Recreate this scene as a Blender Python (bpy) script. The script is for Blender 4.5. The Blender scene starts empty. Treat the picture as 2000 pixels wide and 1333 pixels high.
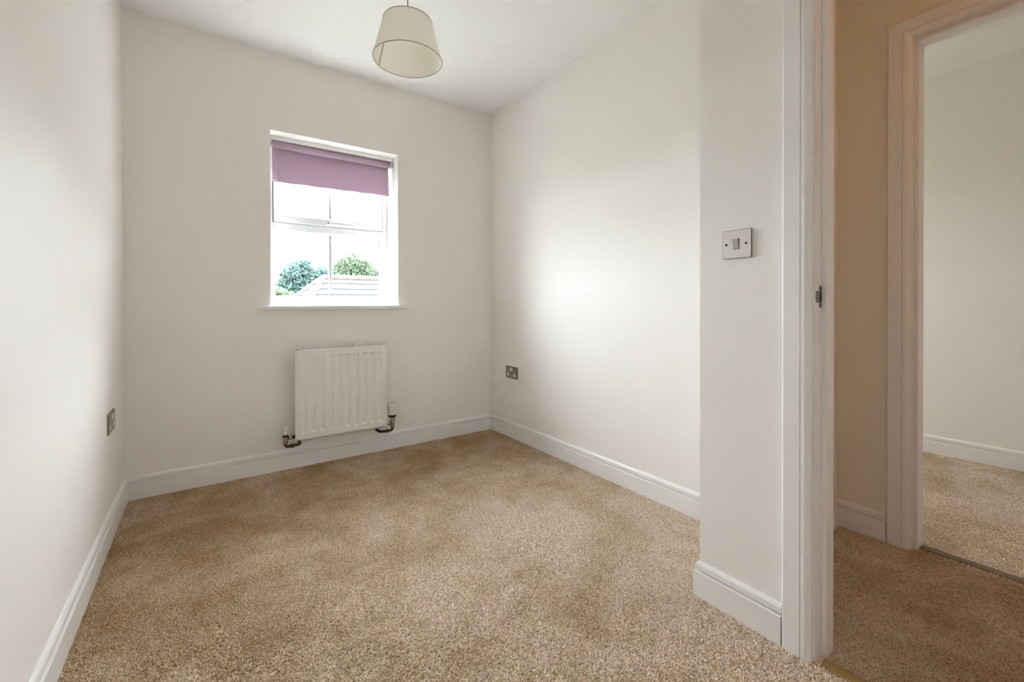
import bpy, bmesh, math, random
from mathutils import Vector, Matrix

random.seed(7)
scene = bpy.context.scene
COL = scene.collection
PI = math.pi

# ------------------------------------------------------------------ camera
CAM = Vector((0.3311, -2.8270, 0.9607))
YAW, PITCH, ROLL, FPX, SHIFT = -0.6134, -0.0056, -0.0022, 848.42, -69.5
cam_data = bpy.data.cameras.new('camera')
cam_data.sensor_fit = 'HORIZONTAL'
cam_data.sensor_width = 36.0
cam_data.lens = FPX / 2000.0 * 36.0
cam_data.shift_y = SHIFT / 2000.0
cam_data.clip_start = 0.02
cam_data.clip_end = 400
cam = bpy.data.objects.new('camera', cam_data)
COL.objects.link(cam)
r0 = Vector((math.cos(YAW), math.sin(YAW), 0))
f0 = Vector((-math.sin(YAW), math.cos(YAW), 0))
u0 = Vector((0, 0, 1))
fw = math.cos(PITCH) * f0 + math.sin(PITCH) * u0
up = -math.sin(PITCH) * f0 + math.cos(PITCH) * u0
rr = math.cos(ROLL) * r0 + math.sin(ROLL) * up
uu = -math.sin(ROLL) * r0 + math.cos(ROLL) * up
cam.matrix_world = Matrix(((rr.x, uu.x, -fw.x, CAM.x), (rr.y, uu.y, -fw.y, CAM.y), (rr.z, uu.z, -fw.z, CAM.z), (0, 0, 0, 1)))
scene.camera = cam

# ------------------------------------------------------------------ sky, lamps, exposure
SKY_STRENGTH = 9.0
HALL_LAMP = 2.7
scene.view_settings.view_transform = 'Standard'
scene.view_settings.look = 'None'
scene.view_settings.gamma = 1.0
scene.view_settings.use_curve_mapping = False
scene.view_settings.exposure = 2.62
world = bpy.data.worlds.new('overcast_sky')
scene.world = world
world.use_nodes = True
wbg = world.node_tree.nodes['Background']
wbg.inputs['Color'].default_value = (0.815, 0.898, 1.0, 1)
wbg.inputs['Strength'].default_value = SKY_STRENGTH
scene.cycles.adaptive_threshold = 0.1
scene.cycles.use_light_tree = False
scene.cycles.caustics_reflective = False
scene.cycles.caustics_refractive = False
scene.cycles.max_bounces = 8
scene.cycles.diffuse_bounces = 7
scene.cycles.glossy_bounces = 4
scene.cycles.transparent_max_bounces = 16
scene.cycles.sample_clamp_indirect = 12.0


def portal(x0, x1, z0, z1, y):
    d = bpy.data.lights.new('window_portal', 'AREA')
    d.shape = 'RECTANGLE'
    d.size = x1 - x0
    d.size_y = z1 - z0
    d.cycles.is_portal = True
    o = bpy.data.objects.new('window_portal', d)
    o.location = ((x0 + x1) / 2, y, (z0 + z1) / 2)
    o.rotation_euler = (-PI / 2, 0, 0)   # points to -Y, into the room
    COL.objects.link(o)


portal(0.634, 1.385, 0.95, 1.956, 0.38)
portal(3.11, 3.69, 0.95, 1.80, 0.30)

# ------------------------------------------------------------------ materials
MATS = {}


def new_mat(name):
    m = bpy.data.materials.new(name)
    m.use_nodes = True
    nt = m.node_tree
    nt.nodes.clear()
    out = nt.nodes.new('ShaderNodeOutputMaterial')
    MATS[name] = m
    return m, nt, out


def principled(nt, out, col, rough, metal=0.0, spec=0.5):
    b = nt.nodes.new('ShaderNodeBsdfPrincipled')
    b.inputs['Base Color'].default_value = (*col, 1)
    b.inputs['Roughness'].default_value = rough
    b.inputs['Metallic'].default_value = metal
    b.inputs['Specular IOR Level'].default_value = spec
    nt.links.new(b.outputs[0], out.inputs[0])
    return b


def noise(nt, scale, detail=3, rough=0.5, dist=0.0, co=None):
    n = nt.nodes.new('ShaderNodeTexNoise')
    n.inputs['Scale'].default_value = scale
    n.inputs['Detail'].default_value = detail
    n.inputs['Roughness'].default_value = rough
    n.inputs['Distortion'].default_value = dist
    if co is not None:
        nt.links.new(co, n.inputs['Vector'])
    return n


def position(nt):
    return nt.nodes.new('ShaderNodeNewGeometry').outputs['Position']


def bump(nt, height, bsdf, strength, dist):
    b = nt.nodes.new('ShaderNodeBump')
    b.inputs['Strength'].default_value = strength
    b.inputs['Distance'].default_value = dist
    nt.links.new(height, b.inputs['Height'])
    nt.links.new(b.outputs[0], bsdf.inputs['Normal'])
    return b


def ramp(nt, fac, stops):
    r = nt.nodes.new('ShaderNodeValToRGB')
    cr = r.color_ramp
    while len(cr.elements) > len(stops):
        cr.elements.remove(cr.elements[-1])
    while len(cr.elements) < len(stops):
        cr.elements.new(1.0)
    for e, (p, c) in zip(cr.elements, stops):
        e.position = p
        e.color = (*c, 1)
    nt.links.new(fac, r.inputs[0])
    return r


def math_node(nt, op, a, b):
    m = nt.nodes.new('ShaderNodeMath')
    m.operation = op
    for i, v in enumerate((a, b)):
        if isinstance(v, (int, float)):
            m.inputs[i].default_value = v
        else:
            nt.links.new(v, m.inputs[i])
    return m.outputs[0]


def simple(name, col, rough, metal=0.0, spec=0.5, bscale=None, bstr=0.1, bdist=0.001):
    m, nt, out = new_mat(name)
    b = principled(nt, out, col, rough, metal, spec)
    p = position(nt)
    n = noise(nt, bscale or 40, 3, 0.55, 0, p)
    lo = tuple(c * 0.985 for c in col)
    hi = tuple(min(1, c * 1.012) for c in col)
    r = ramp(nt, n.outputs['Fac'], [(0.3, lo), (0.7, hi)])
    nt.links.new(r.outputs[0], b.inputs['Base Color'])
    if bscale:
        bump(nt, n.outputs['Fac'], b, bstr, bdist)
    return m


WALLWARM = simple('wall_paint_warm_lit', (0.83, 0.77, 0.63), 0.62, spec=0.3, bscale=170, bstr=0.10, bdist=0.0012)  # wall paint with the hall's warm lamplight tinted into its colour
WALL = simple('wall_paint', (0.895, 0.859, 0.820), 0.62, spec=0.3, bscale=170, bstr=0.10, bdist=0.0012)
TRIM = simple('white_gloss_paint', (0.875, 0.85, 0.83), 0.33, spec=0.5)
PVC = simple('white_window_plastic', (0.68, 0.68, 0.69), 0.3)
GBAR = simple('glazing_bar_backlit_grey', (0.33, 0.33, 0.35), 0.4)  # white bars coloured grey to look backlit against the sky
RADP = simple('radiator_enamel', (0.88, 0.865, 0.82), 0.32)
CAPW = simple('valve_white_plastic', (0.78, 0.74, 0.66), 0.4)
BLACK = simple('black_plastic', (0.012, 0.011, 0.011), 0.4)
CHROME = simple('valve_chrome', (0.55, 0.5, 0.45), 0.22, 1.0)
COPPER = simple('pipe_dark_copper', (0.10, 0.065, 0.05), 0.35, 1.0)
SCREW = simple('screw_dark', (0.06, 0.06, 0.06), 0.4, 0.8)
INSERT = simple('socket_insert_plastic', (0.78, 0.74, 0.68), 0.4)
SLOT = simple('socket_slot_dark', (0.02, 0.018, 0.016), 0.6)
BRASS = simple('threshold_brass', (0.40, 0.27, 0.11), 0.42, 0.35, bscale=300, bstr=0.2)
DARKWOOD = simple('threshold_dark', (0.17, 0.11, 0.06), 0.6, bscale=300, bstr=0.3)
CORD = simple('lamp_cord', (0.38, 0.37, 0.36), 0.5)
RINGM = simple('shade_ring_metal', (0.30, 0.285, 0.25), 0.5)
ROOFT = simple('roof_tile_grey', (0.022, 0.0225, 0.026), 0.8, bscale=12, bstr=0.4, bdist=0.01)
RIDGE = simple('ridge_tile_red', (0.042, 0.024, 0.021), 0.8, bscale=12, bstr=0.4, bdist=0.01)
HOUSEW = simple('neighbour_brick', (0.35, 0.2, 0.14), 0.85)
RENDERW = simple('shading_house_grey', (0.20, 0.195, 0.185), 0.85)
BARK = simple('tree_bark', (0.09, 0.065, 0.045), 0.9)
GRASSM = simple('outdoor_ground', (0.30, 0.31, 0.25), 0.95)
BACKING = simple('carpet_backing', (0.70, 0.57, 0.42), 0.95)


def mat_steel(name, col, rough):
    m, nt, out = new_mat(name)
    b = principled(nt, out, col, rough, 1.0)
    tc = nt.nodes.new('ShaderNodeTexCoord')
    mp = nt.nodes.new('ShaderNodeMapping')
    mp.inputs['Scale'].default_value = (60, 60, 900)
    nt.links.new(tc.outputs['Object'], mp.inputs[0])
    n = noise(nt, 1.0, 3, 0.6, 0, mp.outputs[0])
    r = ramp(nt, n.outputs['Fac'], [(0.3, tuple(c * 0.86 for c in col)), (0.7, col)])
    nt.links.new(r.outputs[0], b.inputs['Base Color'])
    bump(nt, n.outputs['Fac'], b, 0.12, 0.0004)
    return m


STEEL = mat_steel('brushed_steel', (0.86, 0.83, 0.82), 0.28)
ROCKER = simple('rocker_grey', (0.42, 0.41, 0.40), 0.45)
STEELD = mat_steel('brushed_steel_dark', (0.33, 0.29, 0.25), 0.42)


def mat_ceiling():
    m, nt, out = new_mat('textured_ceiling_paint')
    b = principled(nt, out, (0.90, 0.89, 0.875), 0.7, spec=0.25)
    p = position(nt)
    # stippled brush strokes: short curved ridges, only in scattered patches
    n1 = noise(nt, 5.0, 2, 0.5, 0.4, p)
    w = nt.nodes.new('ShaderNodeTexWave')
    w.wave_type = 'RINGS'
    w.inputs['Scale'].default_value = 16
    w.inputs['Distortion'].default_value = 14
    w.inputs['Detail'].default_value = 3
    w.inputs['Detail Scale'].default_value = 0.7
    nt.links.new(p, w.inputs['Vector'])
    mask = ramp(nt, n1.outputs['Fac'], [(0.50, (0, 0, 0)), (0.66, (1, 1, 1))])
    n2 = noise(nt, 22, 3, 0.6, 1.0, p)
    mask2 = ramp(nt, n2.outputs['Fac'], [(0.48, (0, 0, 0)), (0.62, (1, 1, 1))])
    h = math_node(nt, 'MULTIPLY', w.outputs['Fac'], mask.outputs[0])
    h = math_node(nt, 'MULTIPLY', h, mask2.outputs[0])
    fine = noise(nt, 120, 2, 0.5, 0, p)
    h = math_node(nt, 'ADD', h, math_node(nt, 'MULTIPLY', fine.outputs['Fac'], 0.12))
    bump(nt, h, b, 0.6, 0.006)
    return m


CEIL = mat_ceiling()


def mat_carpet(name, centre):
    m, nt, out = new_mat(name)
    b = principled(nt, out, (0.4, 0.31, 0.21), 0.9, spec=0.1)
    b.inputs['Sheen Weight'].default_value = 0.0
    b.inputs['Sheen Roughness'].default_value = 0.5
    p = position(nt)
    at = nt.nodes.new('ShaderNodeAttribute')
    at.attribute_name = 'tuft'
    r = ramp(nt, at.outputs['Fac'], [(0.0, (0.46, 0.335, 0.22)), (0.40, (0.78, 0.64, 0.49)), (1.0, (0.95, 0.87, 0.76))])
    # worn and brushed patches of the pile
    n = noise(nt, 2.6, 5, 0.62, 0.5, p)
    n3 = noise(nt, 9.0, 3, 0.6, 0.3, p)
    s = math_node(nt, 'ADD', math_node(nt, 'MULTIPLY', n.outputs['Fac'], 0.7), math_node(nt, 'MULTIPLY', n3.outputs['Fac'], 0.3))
    # window light painted into the pile: paler mid-floor, browner along the walls
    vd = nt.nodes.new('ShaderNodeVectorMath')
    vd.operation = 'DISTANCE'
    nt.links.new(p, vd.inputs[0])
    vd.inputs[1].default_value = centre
    painted_light = nt.nodes.new('ShaderNodeMapRange')
    painted_light.inputs['From Min'].default_value = 0.55
    painted_light.inputs['From Max'].default_value = 1.55
    painted_light.inputs['To Min'].default_value = 0.11
    painted_light.inputs['To Max'].default_value = -0.10
    nt.links.new(vd.outputs['Value'], painted_light.inputs['Value'])
    s = math_node(nt, 'ADD', s, painted_light.outputs[0])
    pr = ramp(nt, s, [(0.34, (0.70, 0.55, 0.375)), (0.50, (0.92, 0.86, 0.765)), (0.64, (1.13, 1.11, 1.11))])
    mx = nt.nodes.new('ShaderNodeMix')
    mx.data_type = 'RGBA'
    mx.blend_type = 'MULTIPLY'
    mx.inputs['Factor'].default_value = 1.0
    nt.links.new(r.outputs[0], mx.inputs['A'])
    nt.links.new(pr.outputs[0], mx.inputs['B'])
    nt.links.new(mx.outputs['Result'], b.inputs['Base Color'])
    return m


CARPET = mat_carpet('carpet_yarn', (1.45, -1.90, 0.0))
CARPET2 = mat_carpet('carpet_yarn_other_room', (3.15, -2.60, 0.0))  # same yarn, its painted light centred in the other room


def mat_cloth(name, col, trans, scale, var=0.06):
    m, nt, out = new_mat(name)
    tc = nt.nodes.new('ShaderNodeTexCoord')
    n = noise(nt, scale, 2, 0.5, 0, tc.outputs['Object'])
    r = ramp(nt, n.outputs['Fac'], [(0.3, tuple(c * (1 - var) for c in col)), (0.7, tuple(c * (1 + var) for c in col))])
    d = nt.nodes.new('ShaderNodeBsdfDiffuse')
    t = nt.nodes.new('ShaderNodeBsdfTranslucent')
    mx = nt.nodes.new('ShaderNodeMixShader')
    mx.inputs[0].default_value = trans
    nt.links.new(r.outputs[0], d.inputs[0])
    nt.links.new(r.outputs[0], t.inputs[0])
    nt.links.new(d.outputs[0], mx.inputs[1])
    nt.links.new(t.outputs[0], mx.inputs[2])
    nt.links.new(mx.outputs[0], out.inputs[0])
    return m


BLIND = mat_cloth('mauve_blind_fabric', (0.53, 0.405, 0.485), 0.18, 420)
SHADE = mat_cloth('cream_shade_fabric', (0.91, 0.86, 0.77), 0.25, 300, 0.03)
SEAM = mat_cloth('shade_seam_fabric', (0.52, 0.49, 0.42), 0.1, 300, 0.03)
LEAFA = mat_cloth('leaf_yellow_green', (0.055, 0.072, 0.044), 0.35, 3, 0.35)
LEAFB = mat_cloth('leaf_blue_green', (0.038, 0.060, 0.052), 0.35, 3, 0.35)


def mat_glass():
    m, nt, out = new_mat('window_glass')
    t = nt.nodes.new('ShaderNodeBsdfTransparent')
    t.inputs[0].default_value = (0.95, 0.97, 0.965, 1)
    g = nt.nodes.new('ShaderNodeBsdfGlossy')
    g.inputs['Roughness'].default_value = 0.02
    fr = nt.nodes.new('ShaderNodeFresnel')
    fr.inputs[0].default_value = 1.45
    mx = nt.nodes.new('ShaderNodeMixShader')
    nt.links.new(fr.outputs[0], mx.inputs[0])
    nt.links.new(t.outputs[0], mx.inputs[1])
    nt.links.new(g.outputs[0], mx.inputs[2])
    nt.links.new(mx.outputs[0], out.inputs[0])
    return m


GLASS = mat_glass()
GASKET = simple('window_rubber_seal', (0.035, 0.036, 0.04), 0.6)


def mat_lamp(name, col, strength):
    m, nt, out = new_mat(name)
    e = nt.nodes.new('ShaderNodeEmission')
    e.inputs[0].default_value = (*col, 1)
    e.inputs[1].default_value = strength
    nt.links.new(e.outputs[0], out.inputs[0])
    return m


WARMLAMP = mat_lamp('warm_lamp_glass', (1.0, 0.47, 0.115), HALL_LAMP)


# ------------------------------------------------------------------ mesh helpers
class MB:
    def __init__(self):
        self.v, self.f, self.s = [], [], []

    def add(self, vs, fs, smooth=False):
        k = len(self.v)
        self.v += [tuple(p) for p in vs]
        for f in fs:
            self.f.append(tuple(i + k for i in f))
            self.s.append(smooth)
        return self

    def box(self, x0, x1, y0, y1, z0, z1):
        vs = [(x, y, z) for z in (z0, z1) for y in (y0, y1) for x in (x0, x1)]
        return self.add(vs, [(0, 2, 3, 1), (4, 5, 7, 6), (0, 1, 5, 4), (1, 3, 7, 5), (3, 2, 6, 7), (2, 0, 4, 6)])

    def prism(self, poly, axis, a0, a1):
        """poly of 2D points, extruded along axis 'x','y','z' from a0 to a1"""
        def P(p, a):
            return {'x': (a, p[0], p[1]), 'y': (p[0], a, p[1]), 'z': (p[0], p[1], a)}[axis]
        n = len(poly)
        vs = [P(p, a0) for p in poly] + [P(p, a1) for p in poly]
        fs = [(i, (i + 1) % n, n + (i + 1) % n, n + i) for i in range(n)]
        fs += [tuple(range(n))[::-1], tuple(range(n, 2 * n))]
        return self.add(vs, fs)

    def tube(self, pts, r, seg=12, caps=True):
        pts = [Vector(p) for p in pts]
        n = len(pts)
        rad = r if isinstance(r, (list, tuple)) else [r] * n
        vs = []
        ref = None
        for i, p in enumerate(pts):
            t = (pts[min(i + 1, n - 1)] - pts[max(i - 1, 0)]).normalized()
            if ref is None:
                ref = t.orthogonal().normalized()
            ref = (ref - t * ref.dot(t)).normalized()
            b = t.cross(ref)
            for k in range(seg):
                a = 2 * PI * k / seg
                vs.append(p + rad[i] * (math.cos(a) * ref + math.sin(a) * b))
        fs = [(i * seg + k, i * seg + (k + 1) % seg, (i + 1) * seg + (k + 1) % seg, (i + 1) * seg + k) for i in range(n - 1) for k in range(seg)]
        self.add(vs, fs, True)
        if caps:
            k0 = len(self.v) - len(vs)
            self.f.append(tuple(k0 + i for i in range(seg))[::-1]); self.s.append(False)
            self.f.append(tuple(k0 + (n - 1) * seg + i for i in range(seg))); self.s.append(False)
        return self

    def lathe(self, prof, cx, cy, seg=32, closed=False, sharp=True):
        """prof: list of (r, z) around vertical axis at cx, cy; each band has its own vertices unless smooth"""
        m = len(prof)
        rng = range(m if closed else m - 1)
        for j in rng:
            (ra, za), (rb, zb) = prof[j], prof[(j + 1) % m]
            vs = []
            for (r_, z_) in ((ra, za), (rb, zb)):
                vs += [(cx + r_ * math.cos(2 * PI * k / seg), cy + r_ * math.sin(2 * PI * k / seg), z_) for k in range(seg)]
            fs = [(k, (k + 1) % seg, seg + (k + 1) % seg, seg + k) for k in range(seg)]
            self.add(vs, fs, True)
        return self

    def build(self, name, mat, parent=None, bevel=0.0, weld=True, segs=2):
        me = bpy.data.meshes.new(name)
        me.from_pydata(self.v, [], self.f)
        me.materials.append(mat)
        for p, s in zip(me.polygons, self.s):
            p.use_smooth = s
        bm = bmesh.new()
        bm.from_mesh(me)
        bmesh.ops.recalc_face_normals(bm, faces=bm.faces)
        bm.to_mesh(me)
        bm.free()
        o = bpy.data.objects.new(name, me)
        COL.objects.link(o)
        if parent is not None:
            o.parent = parent
        if bevel:
            b = o.modifiers.new('edge', 'BEVEL')
            b.width = bevel
            b.segments = segs
            b.limit_method = 'ANGLE'
            b.angle_limit = math.radians(40)
            b.harden_normals = False
        return o


def box(name, mat, x0, x1, y0, y1, z0, z1, parent=None, bevel=0.0):
    return MB().box(x0, x1, y0, y1, z0, z1).build(name, mat, parent, bevel)


def structure(o, label=None, cat=None):
    o['kind'] = 'structure'
    if label:
        o['label'] = label
    if cat:
        o['category'] = cat
    return o


def tag(o, label, cat, group=None):
    o['label'] = label
    o['category'] = cat
    if group:
        o['group'] = group
    return o


def empty(name, loc=(0, 0, 0), rotz=0.0):
    o = bpy.data.objects.new(name, None)
    o.empty_display_size = 0.05
    COL.objects.link(o)
    o.location = loc
    o.rotation_euler = (0, 0, rotz)
    return o


# ------------------------------------------------------------------ main dimensions (metres)
H = 2.40
W = 2.127            # right wall of the alcove
XS = 1.660           # face of the switch wall
XS2 = 1.752          # its hall face
YR = -2.014          # where the alcove ends (nib)
YF = -3.25           # wall behind the camera
XH = 2.573           # far wall of the hall
XH2 = 2.660
YE = -2.097          # end wall of the hall
X2 = 4.127           # far wall of the other room
BASE = -0.012
YO = 0.375             # outer face of the window wall
WX0, WX1, WZ0, WZ1 = 0.634, 1.385, 0.948, 1.956     # window recess
DY0, DY1, DZ = -3.117, -2.333, 1.995                # rough door openings

# ------------------------------------------------------------------ walls
structure(box('wall_left', WALL, -0.10, 0.0, YF - 0.1, YO, BASE, H), 'smooth off-white wall to the left of the window', 'wall')
mb = MB()
mb.box(0, WX0, 0, YO, BASE, H).box(WX1, W + 0.08, 0, YO, BASE, H)
mb.box(WX0, WX1, 0, YO, BASE, WZ0 - 0.024).box(WX0, WX1, 0, YO, WZ1, H)
structure(mb.build('wall_back', WALL), 'off-white wall with the recessed window and the radiator', 'wall')
structure(box('wall_right', WALL, W, W + 0.08, YR, 0.0, BASE, H), 'off-white alcove wall with the bright patch of window light', 'wall')
mb = MB()
mb.box(XS, XS2, DY1, YR, BASE, H).box(XS, XS2, DY0, DY1, DZ, H).box(XS, XS2, YF - 0.1, DY0, BASE, H)
mb.box(XS2, XH, YE, YR, BASE, H)
structure(mb.build('wall_doorway', WALL), 'projecting off-white wall carrying the light switch beside the doorway', 'wall')
structure(box('wall_front', WALL, 0.0, XS, YF - 0.1, YF, BASE, H), 'off-white wall behind the viewer opposite the window', 'wall')
mb = MB()
mb.box(XH, XH2, DY1, 0.0, BASE, H).box(XH, XH2, DY0, DY1, DZ, H).box(XH, XH2, -5.1, DY0, BASE, H)
structure(mb.build('wall_hall', WALLWARM), 'hall wall lit warm tan around the second doorway', 'wall')
structure(box('wall_hall_side', WALL, XS, XS2, -5.1, YF - 0.1, BASE, H), 'hall wall further along past the doorway', 'wall')
structure(box('wall_hall_end', WALL, XS2, XH, -5.1, -5.0, BASE, H), 'wall closing the far end of the hall', 'wall')
structure(box('wall_room_far', WALL, X2, X2 + 0.1, -3.7, 0.0, BASE, H), 'pale wall of the other room seen through both doorways', 'wall')
mb = MB()
mb.box(XH2, 3.11, 0, 0.30, BASE, H).box(3.69, X2 + 0.1, 0, 0.30, BASE, H).box(3.11, 3.69, 0, 0.3, BASE, WZ0).box(3.11, 3.69, 0, 0.3, 1.80, H)
mb.box(W + 0.08, XH2, 0, 0.30, BASE, H)
structure(mb.build('wall_room_back', WALL), 'window wall of the other room beyond the hall', 'wall')
structure(box('wall_room_front', WALL, XH2, X2, -3.7, -3.6, BASE, H), 'wall of the other room furthest from its window', 'wall')

# ceilings
structure(box('ceiling', CEIL, -0.1, XS2, YF - 0.1, 0.30, H, H + 0.15), 'white brush-textured ceiling with the hanging lamp', 'ceiling')
structure(box('ceiling_alcove', CEIL, XS2, XH, YR, 0.30, H, H + 0.15), 'white textured ceiling over the alcove', 'ceiling')
structure(box('ceiling_hall', CEIL, XS2, XH, -5.1, YR, H, H + 0.15), 'ceiling over the hall', 'ceiling')
structure(box('ceiling_room', CEIL, XH, X2 + 0.1, -5.1, 0.30, H, H + 0.15), 'white textured ceiling of the other room', 'ceiling')


# ------------------------------------------------------------------ carpeted floors
def tuft_tile(n):
    """one 1x1 tile (10 cm) of short twisted yarn tufts"""
    vs, fs, col = [], [], []
    g = int(math.sqrt(n))
    for i in range(g):
        for j in range(g):
            x = (i + random.uniform(-0.15, 1.15)) / g * 0.1 - 0.05
            y = (j + random.uniform(-0.15, 1.15)) / g * 0.1 - 0.05
            a = random.uniform(0, 2 * PI)
            lean = random.uniform(0.002, 0.0075)
            h = random.uniform(0.0085, 0.0125)
            curl = random.uniform(-0.0022, 0.0022)
            r = random.uniform(0.0014, 0.0020)
            c = random.random()
            k = len(vs)
            dx, dy = math.cos(a), math.sin(a)
            for q, (t, rad) in enumerate(((0.0, 1.0), (0.5, 1.1), (0.85, 0.95))):
                px = x + dx * lean * t * t + -dy * curl * math.sin(PI * t)
                py = y + dy * lean * t * t + dx * curl * math.sin(PI * t)
                pz = BASE + h * (t - 0.18 * t * t)
                for w in range(3):
                    b = a + 2 * PI * w / 3 + t * 1.2
                    vs.append((px + r * rad * math.cos(b), py + r * rad * math.sin(b), pz))
            vs.append((x + dx * lean * 1.1, y + dy * lean * 1.1, BASE + h * 0.86))
            for q in range(2):
                for w in range(3):
                    fs.append((k + q * 3 + w, k + q * 3 + (w + 1) % 3, k + q * 3 + 3 + (w + 1) % 3, k + q * 3 + 3 + w))
            for w in range(3):
                fs.append((k + 6 + w, k + 6 + (w + 1) % 3, k + 9))
            col += [c] * 10
    return vs, fs, col


TILES = [tuft_tile(1000) for _ in range(3)]


def pile_nodes():
    ng = bpy.data.node_groups.new('carpet_pile_nodes', 'GeometryNodeTree')
    ng.interface.new_socket('Geometry', in_out='INPUT', socket_type='NodeSocketGeometry')
    ng.interface.new_socket('Geometry', in_out='OUTPUT', socket_type='NodeSocketGeometry')
    N, L = ng.nodes, ng.links
    gi, go = N.new('NodeGroupInput'), N.new('NodeGroupOutput')

    def attr(name, typ):
        a = N.new('GeometryNodeInputNamedAttribute')
        a.data_type = typ
        a.inputs['Name'].default_value = name
        return a.outputs[0]

    def select(val):
        c = N.new('FunctionNodeCompare')
        c.data_type = 'INT'
        c.operation = 'EQUAL'
        L.new(attr('variant', 'INT'), c.inputs['A'] if c.inputs['A'].enabled else c.inputs[2])
        [s for s in c.inputs if s.name == 'B' and s.enabled][0].default_value = val
        sp = N.new('GeometryNodeSeparateGeometry')
        sp.domain = 'POINT'
        L.new(gi.outputs[0], sp.inputs[0])
        L.new(c.outputs[0], sp.inputs[1])
        return sp.outputs[0]

    join = N.new('GeometryNodeJoinGeometry')
    for k in range(len(TILES)):
        g2i = N.new('GeometryNodeGeometryToInstance')
        L.new(select(k), g2i.inputs[0])
        L.new(g2i.outputs[0], join.inputs[0])
    m2p = N.new('GeometryNodeMeshToPoints')
    L.new(select(-1), m2p.inputs[0])
    iop = N.new('GeometryNodeInstanceOnPoints')
    L.new(m2p.outputs[0], iop.inputs['Points'])
    L.new(join.outputs[0], iop.inputs['Instance'])
    iop.inputs['Pick Instance'].default_value = True
    L.new(attr('pick', 'INT'), iop.inputs['Instance Index'])
    rot = N.new('FunctionNodeEulerToRotation')
    L.new(attr('turn', 'FLOAT_VECTOR'), rot.inputs[0])
    L.new(rot.outputs[0], iop.inputs['Rotation'])
    L.new(attr('size', 'FLOAT_VECTOR'), iop.inputs['Scale'])
    L.new(iop.outputs[0], go.inputs[0])
    return ng


PILE = pile_nodes()


def carpet(name, zones, label, pile_zones=None, yarn=CARPET):
    mb = MB()
    for (x0, x1, y0, y1) in zones:
        mb.box(x0, x1, y0, y1, BASE - 0.15, -0.0068)
    fl = structure(mb.build(name, BACKING), label, 'floor')
    vs, fs, col, var, pick, turn, size = [], [], [], [], [], [], []
    for k, (tv, tf, tc) in enumerate(TILES):
        o = len(vs)
        vs += tv
        fs += [tuple(i + o for i in f) for f in tf]
        col += tc
        var += [k] * len(tv)
        pick += [0] * len(tv)
        turn += [(0, 0, 0)] * len(tv)
        size += [(1, 1, 1)] * len(tv)
    for (x0, x1, y0, y1) in (pile_zones or zones):
        nx, ny = max(1, round((x1 - x0) / 0.1)), max(1, round((y1 - y0) / 0.1))
        sx, sy = (x1 - x0) / nx / 0.1, (y1 - y0) / ny / 0.1
        for i in range(nx):
            for j in range(ny):
                q = random.randrange(4)
                vs.append((x0 + (i + 0.5) * (x1 - x0) / nx, y0 + (j + 0.5) * (y1 - y0) / ny, 0))
                col.append(0)
                var.append(-1)
                pick.append(random.randrange(len(TILES)))
                turn.append((0, 0, q * PI / 2))
                size.append((sx, sy, 1) if q % 2 == 0 else (sy, sx, 1))
    me = bpy.data.meshes.new('carpet_pile')
    me.from_pydata(vs, [], fs)
    me.materials.append(yarn)
    me.polygons.foreach_set('use_smooth', [True] * len(me.polygons))
    for nm, typ, data, key in (('tuft', 'FLOAT', col, 'value'), ('variant', 'INT', var, 'value'), ('pick', 'INT', pick, 'value'),
                               ('turn', 'FLOAT_VECTOR', turn, 'vector'), ('size', 'FLOAT_VECTOR', size, 'vector')):
        a = me.attributes.new(nm, typ, 'POINT')
        flat = [c for v in data for c in v] if key == 'vector' else data
        a.data.foreach_set(key, flat)
    o = bpy.data.objects.new('carpet_pile', me)
    COL.objects.link(o)
    o.parent = fl
    o['kind'] = 'stuff'
    o['label'] = 'brown and beige twisted wool pile of the carpet'
    md = o.modifiers.new('pile', 'NODES')
    md.node_group = PILE
    return fl


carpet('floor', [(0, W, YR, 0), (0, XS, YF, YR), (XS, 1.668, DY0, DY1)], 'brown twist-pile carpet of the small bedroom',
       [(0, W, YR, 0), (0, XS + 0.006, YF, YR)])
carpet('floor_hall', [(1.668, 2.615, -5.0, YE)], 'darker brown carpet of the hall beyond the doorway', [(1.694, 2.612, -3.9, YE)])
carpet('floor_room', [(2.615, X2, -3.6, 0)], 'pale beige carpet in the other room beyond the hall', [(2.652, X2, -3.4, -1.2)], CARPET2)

# ------------------------------------------------------------------ baseboards
BPROF = [(0, 0.1085), (0.003, 0.1085), (0.007, 0.1045), (0.0105, 0.0985), (0.0108, 0.0828), (0.0030, 0.0820), (0.0030, 0.0778),
         (0.0145, 0.0768), (0.0155, 0.0755), (0.0155, BASE), (0, BASE)]


def baseboards(path, names, labels):
    """path: plan polyline with the room on its right-hand side; one mitred board per segment"""
    P = [Vector(p) for p in path]
    nrm = []
    for a, b in zip(P[:-1], P[1:]):
        d = (b - a).normalized()
        nrm.append(Vector((d.y, -d.x)))
    off = []
    for i in range(len(P)):
        if i == 0:
            off.append(nrm[0])
        elif i == len(P) - 1:
            off.append(nrm[-1])
        else:
            m = (nrm[i - 1] + nrm[i]).normalized()
            off.append(m / m.dot(nrm[i]))
    for i, (nm, lb) in enumerate(zip(names, labels)):
        if nm is None:
            continue
        n = len(BPROF)
        vs = []
        for q in (i, i + 1):
            vs += [(P[q].x + off[q].x * d, P[q].y + off[q].y * d, z) for d, z in BPROF]
        fs = [(k, (k + 1) % n, n + (k + 1) % n, n + k) for k in range(n)] + [tuple(range(n))[::-1], tuple(range(n, 2 * n))]
        structure(MB().add(vs, fs).build(nm, TRIM), lb, 'baseboard')


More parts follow.
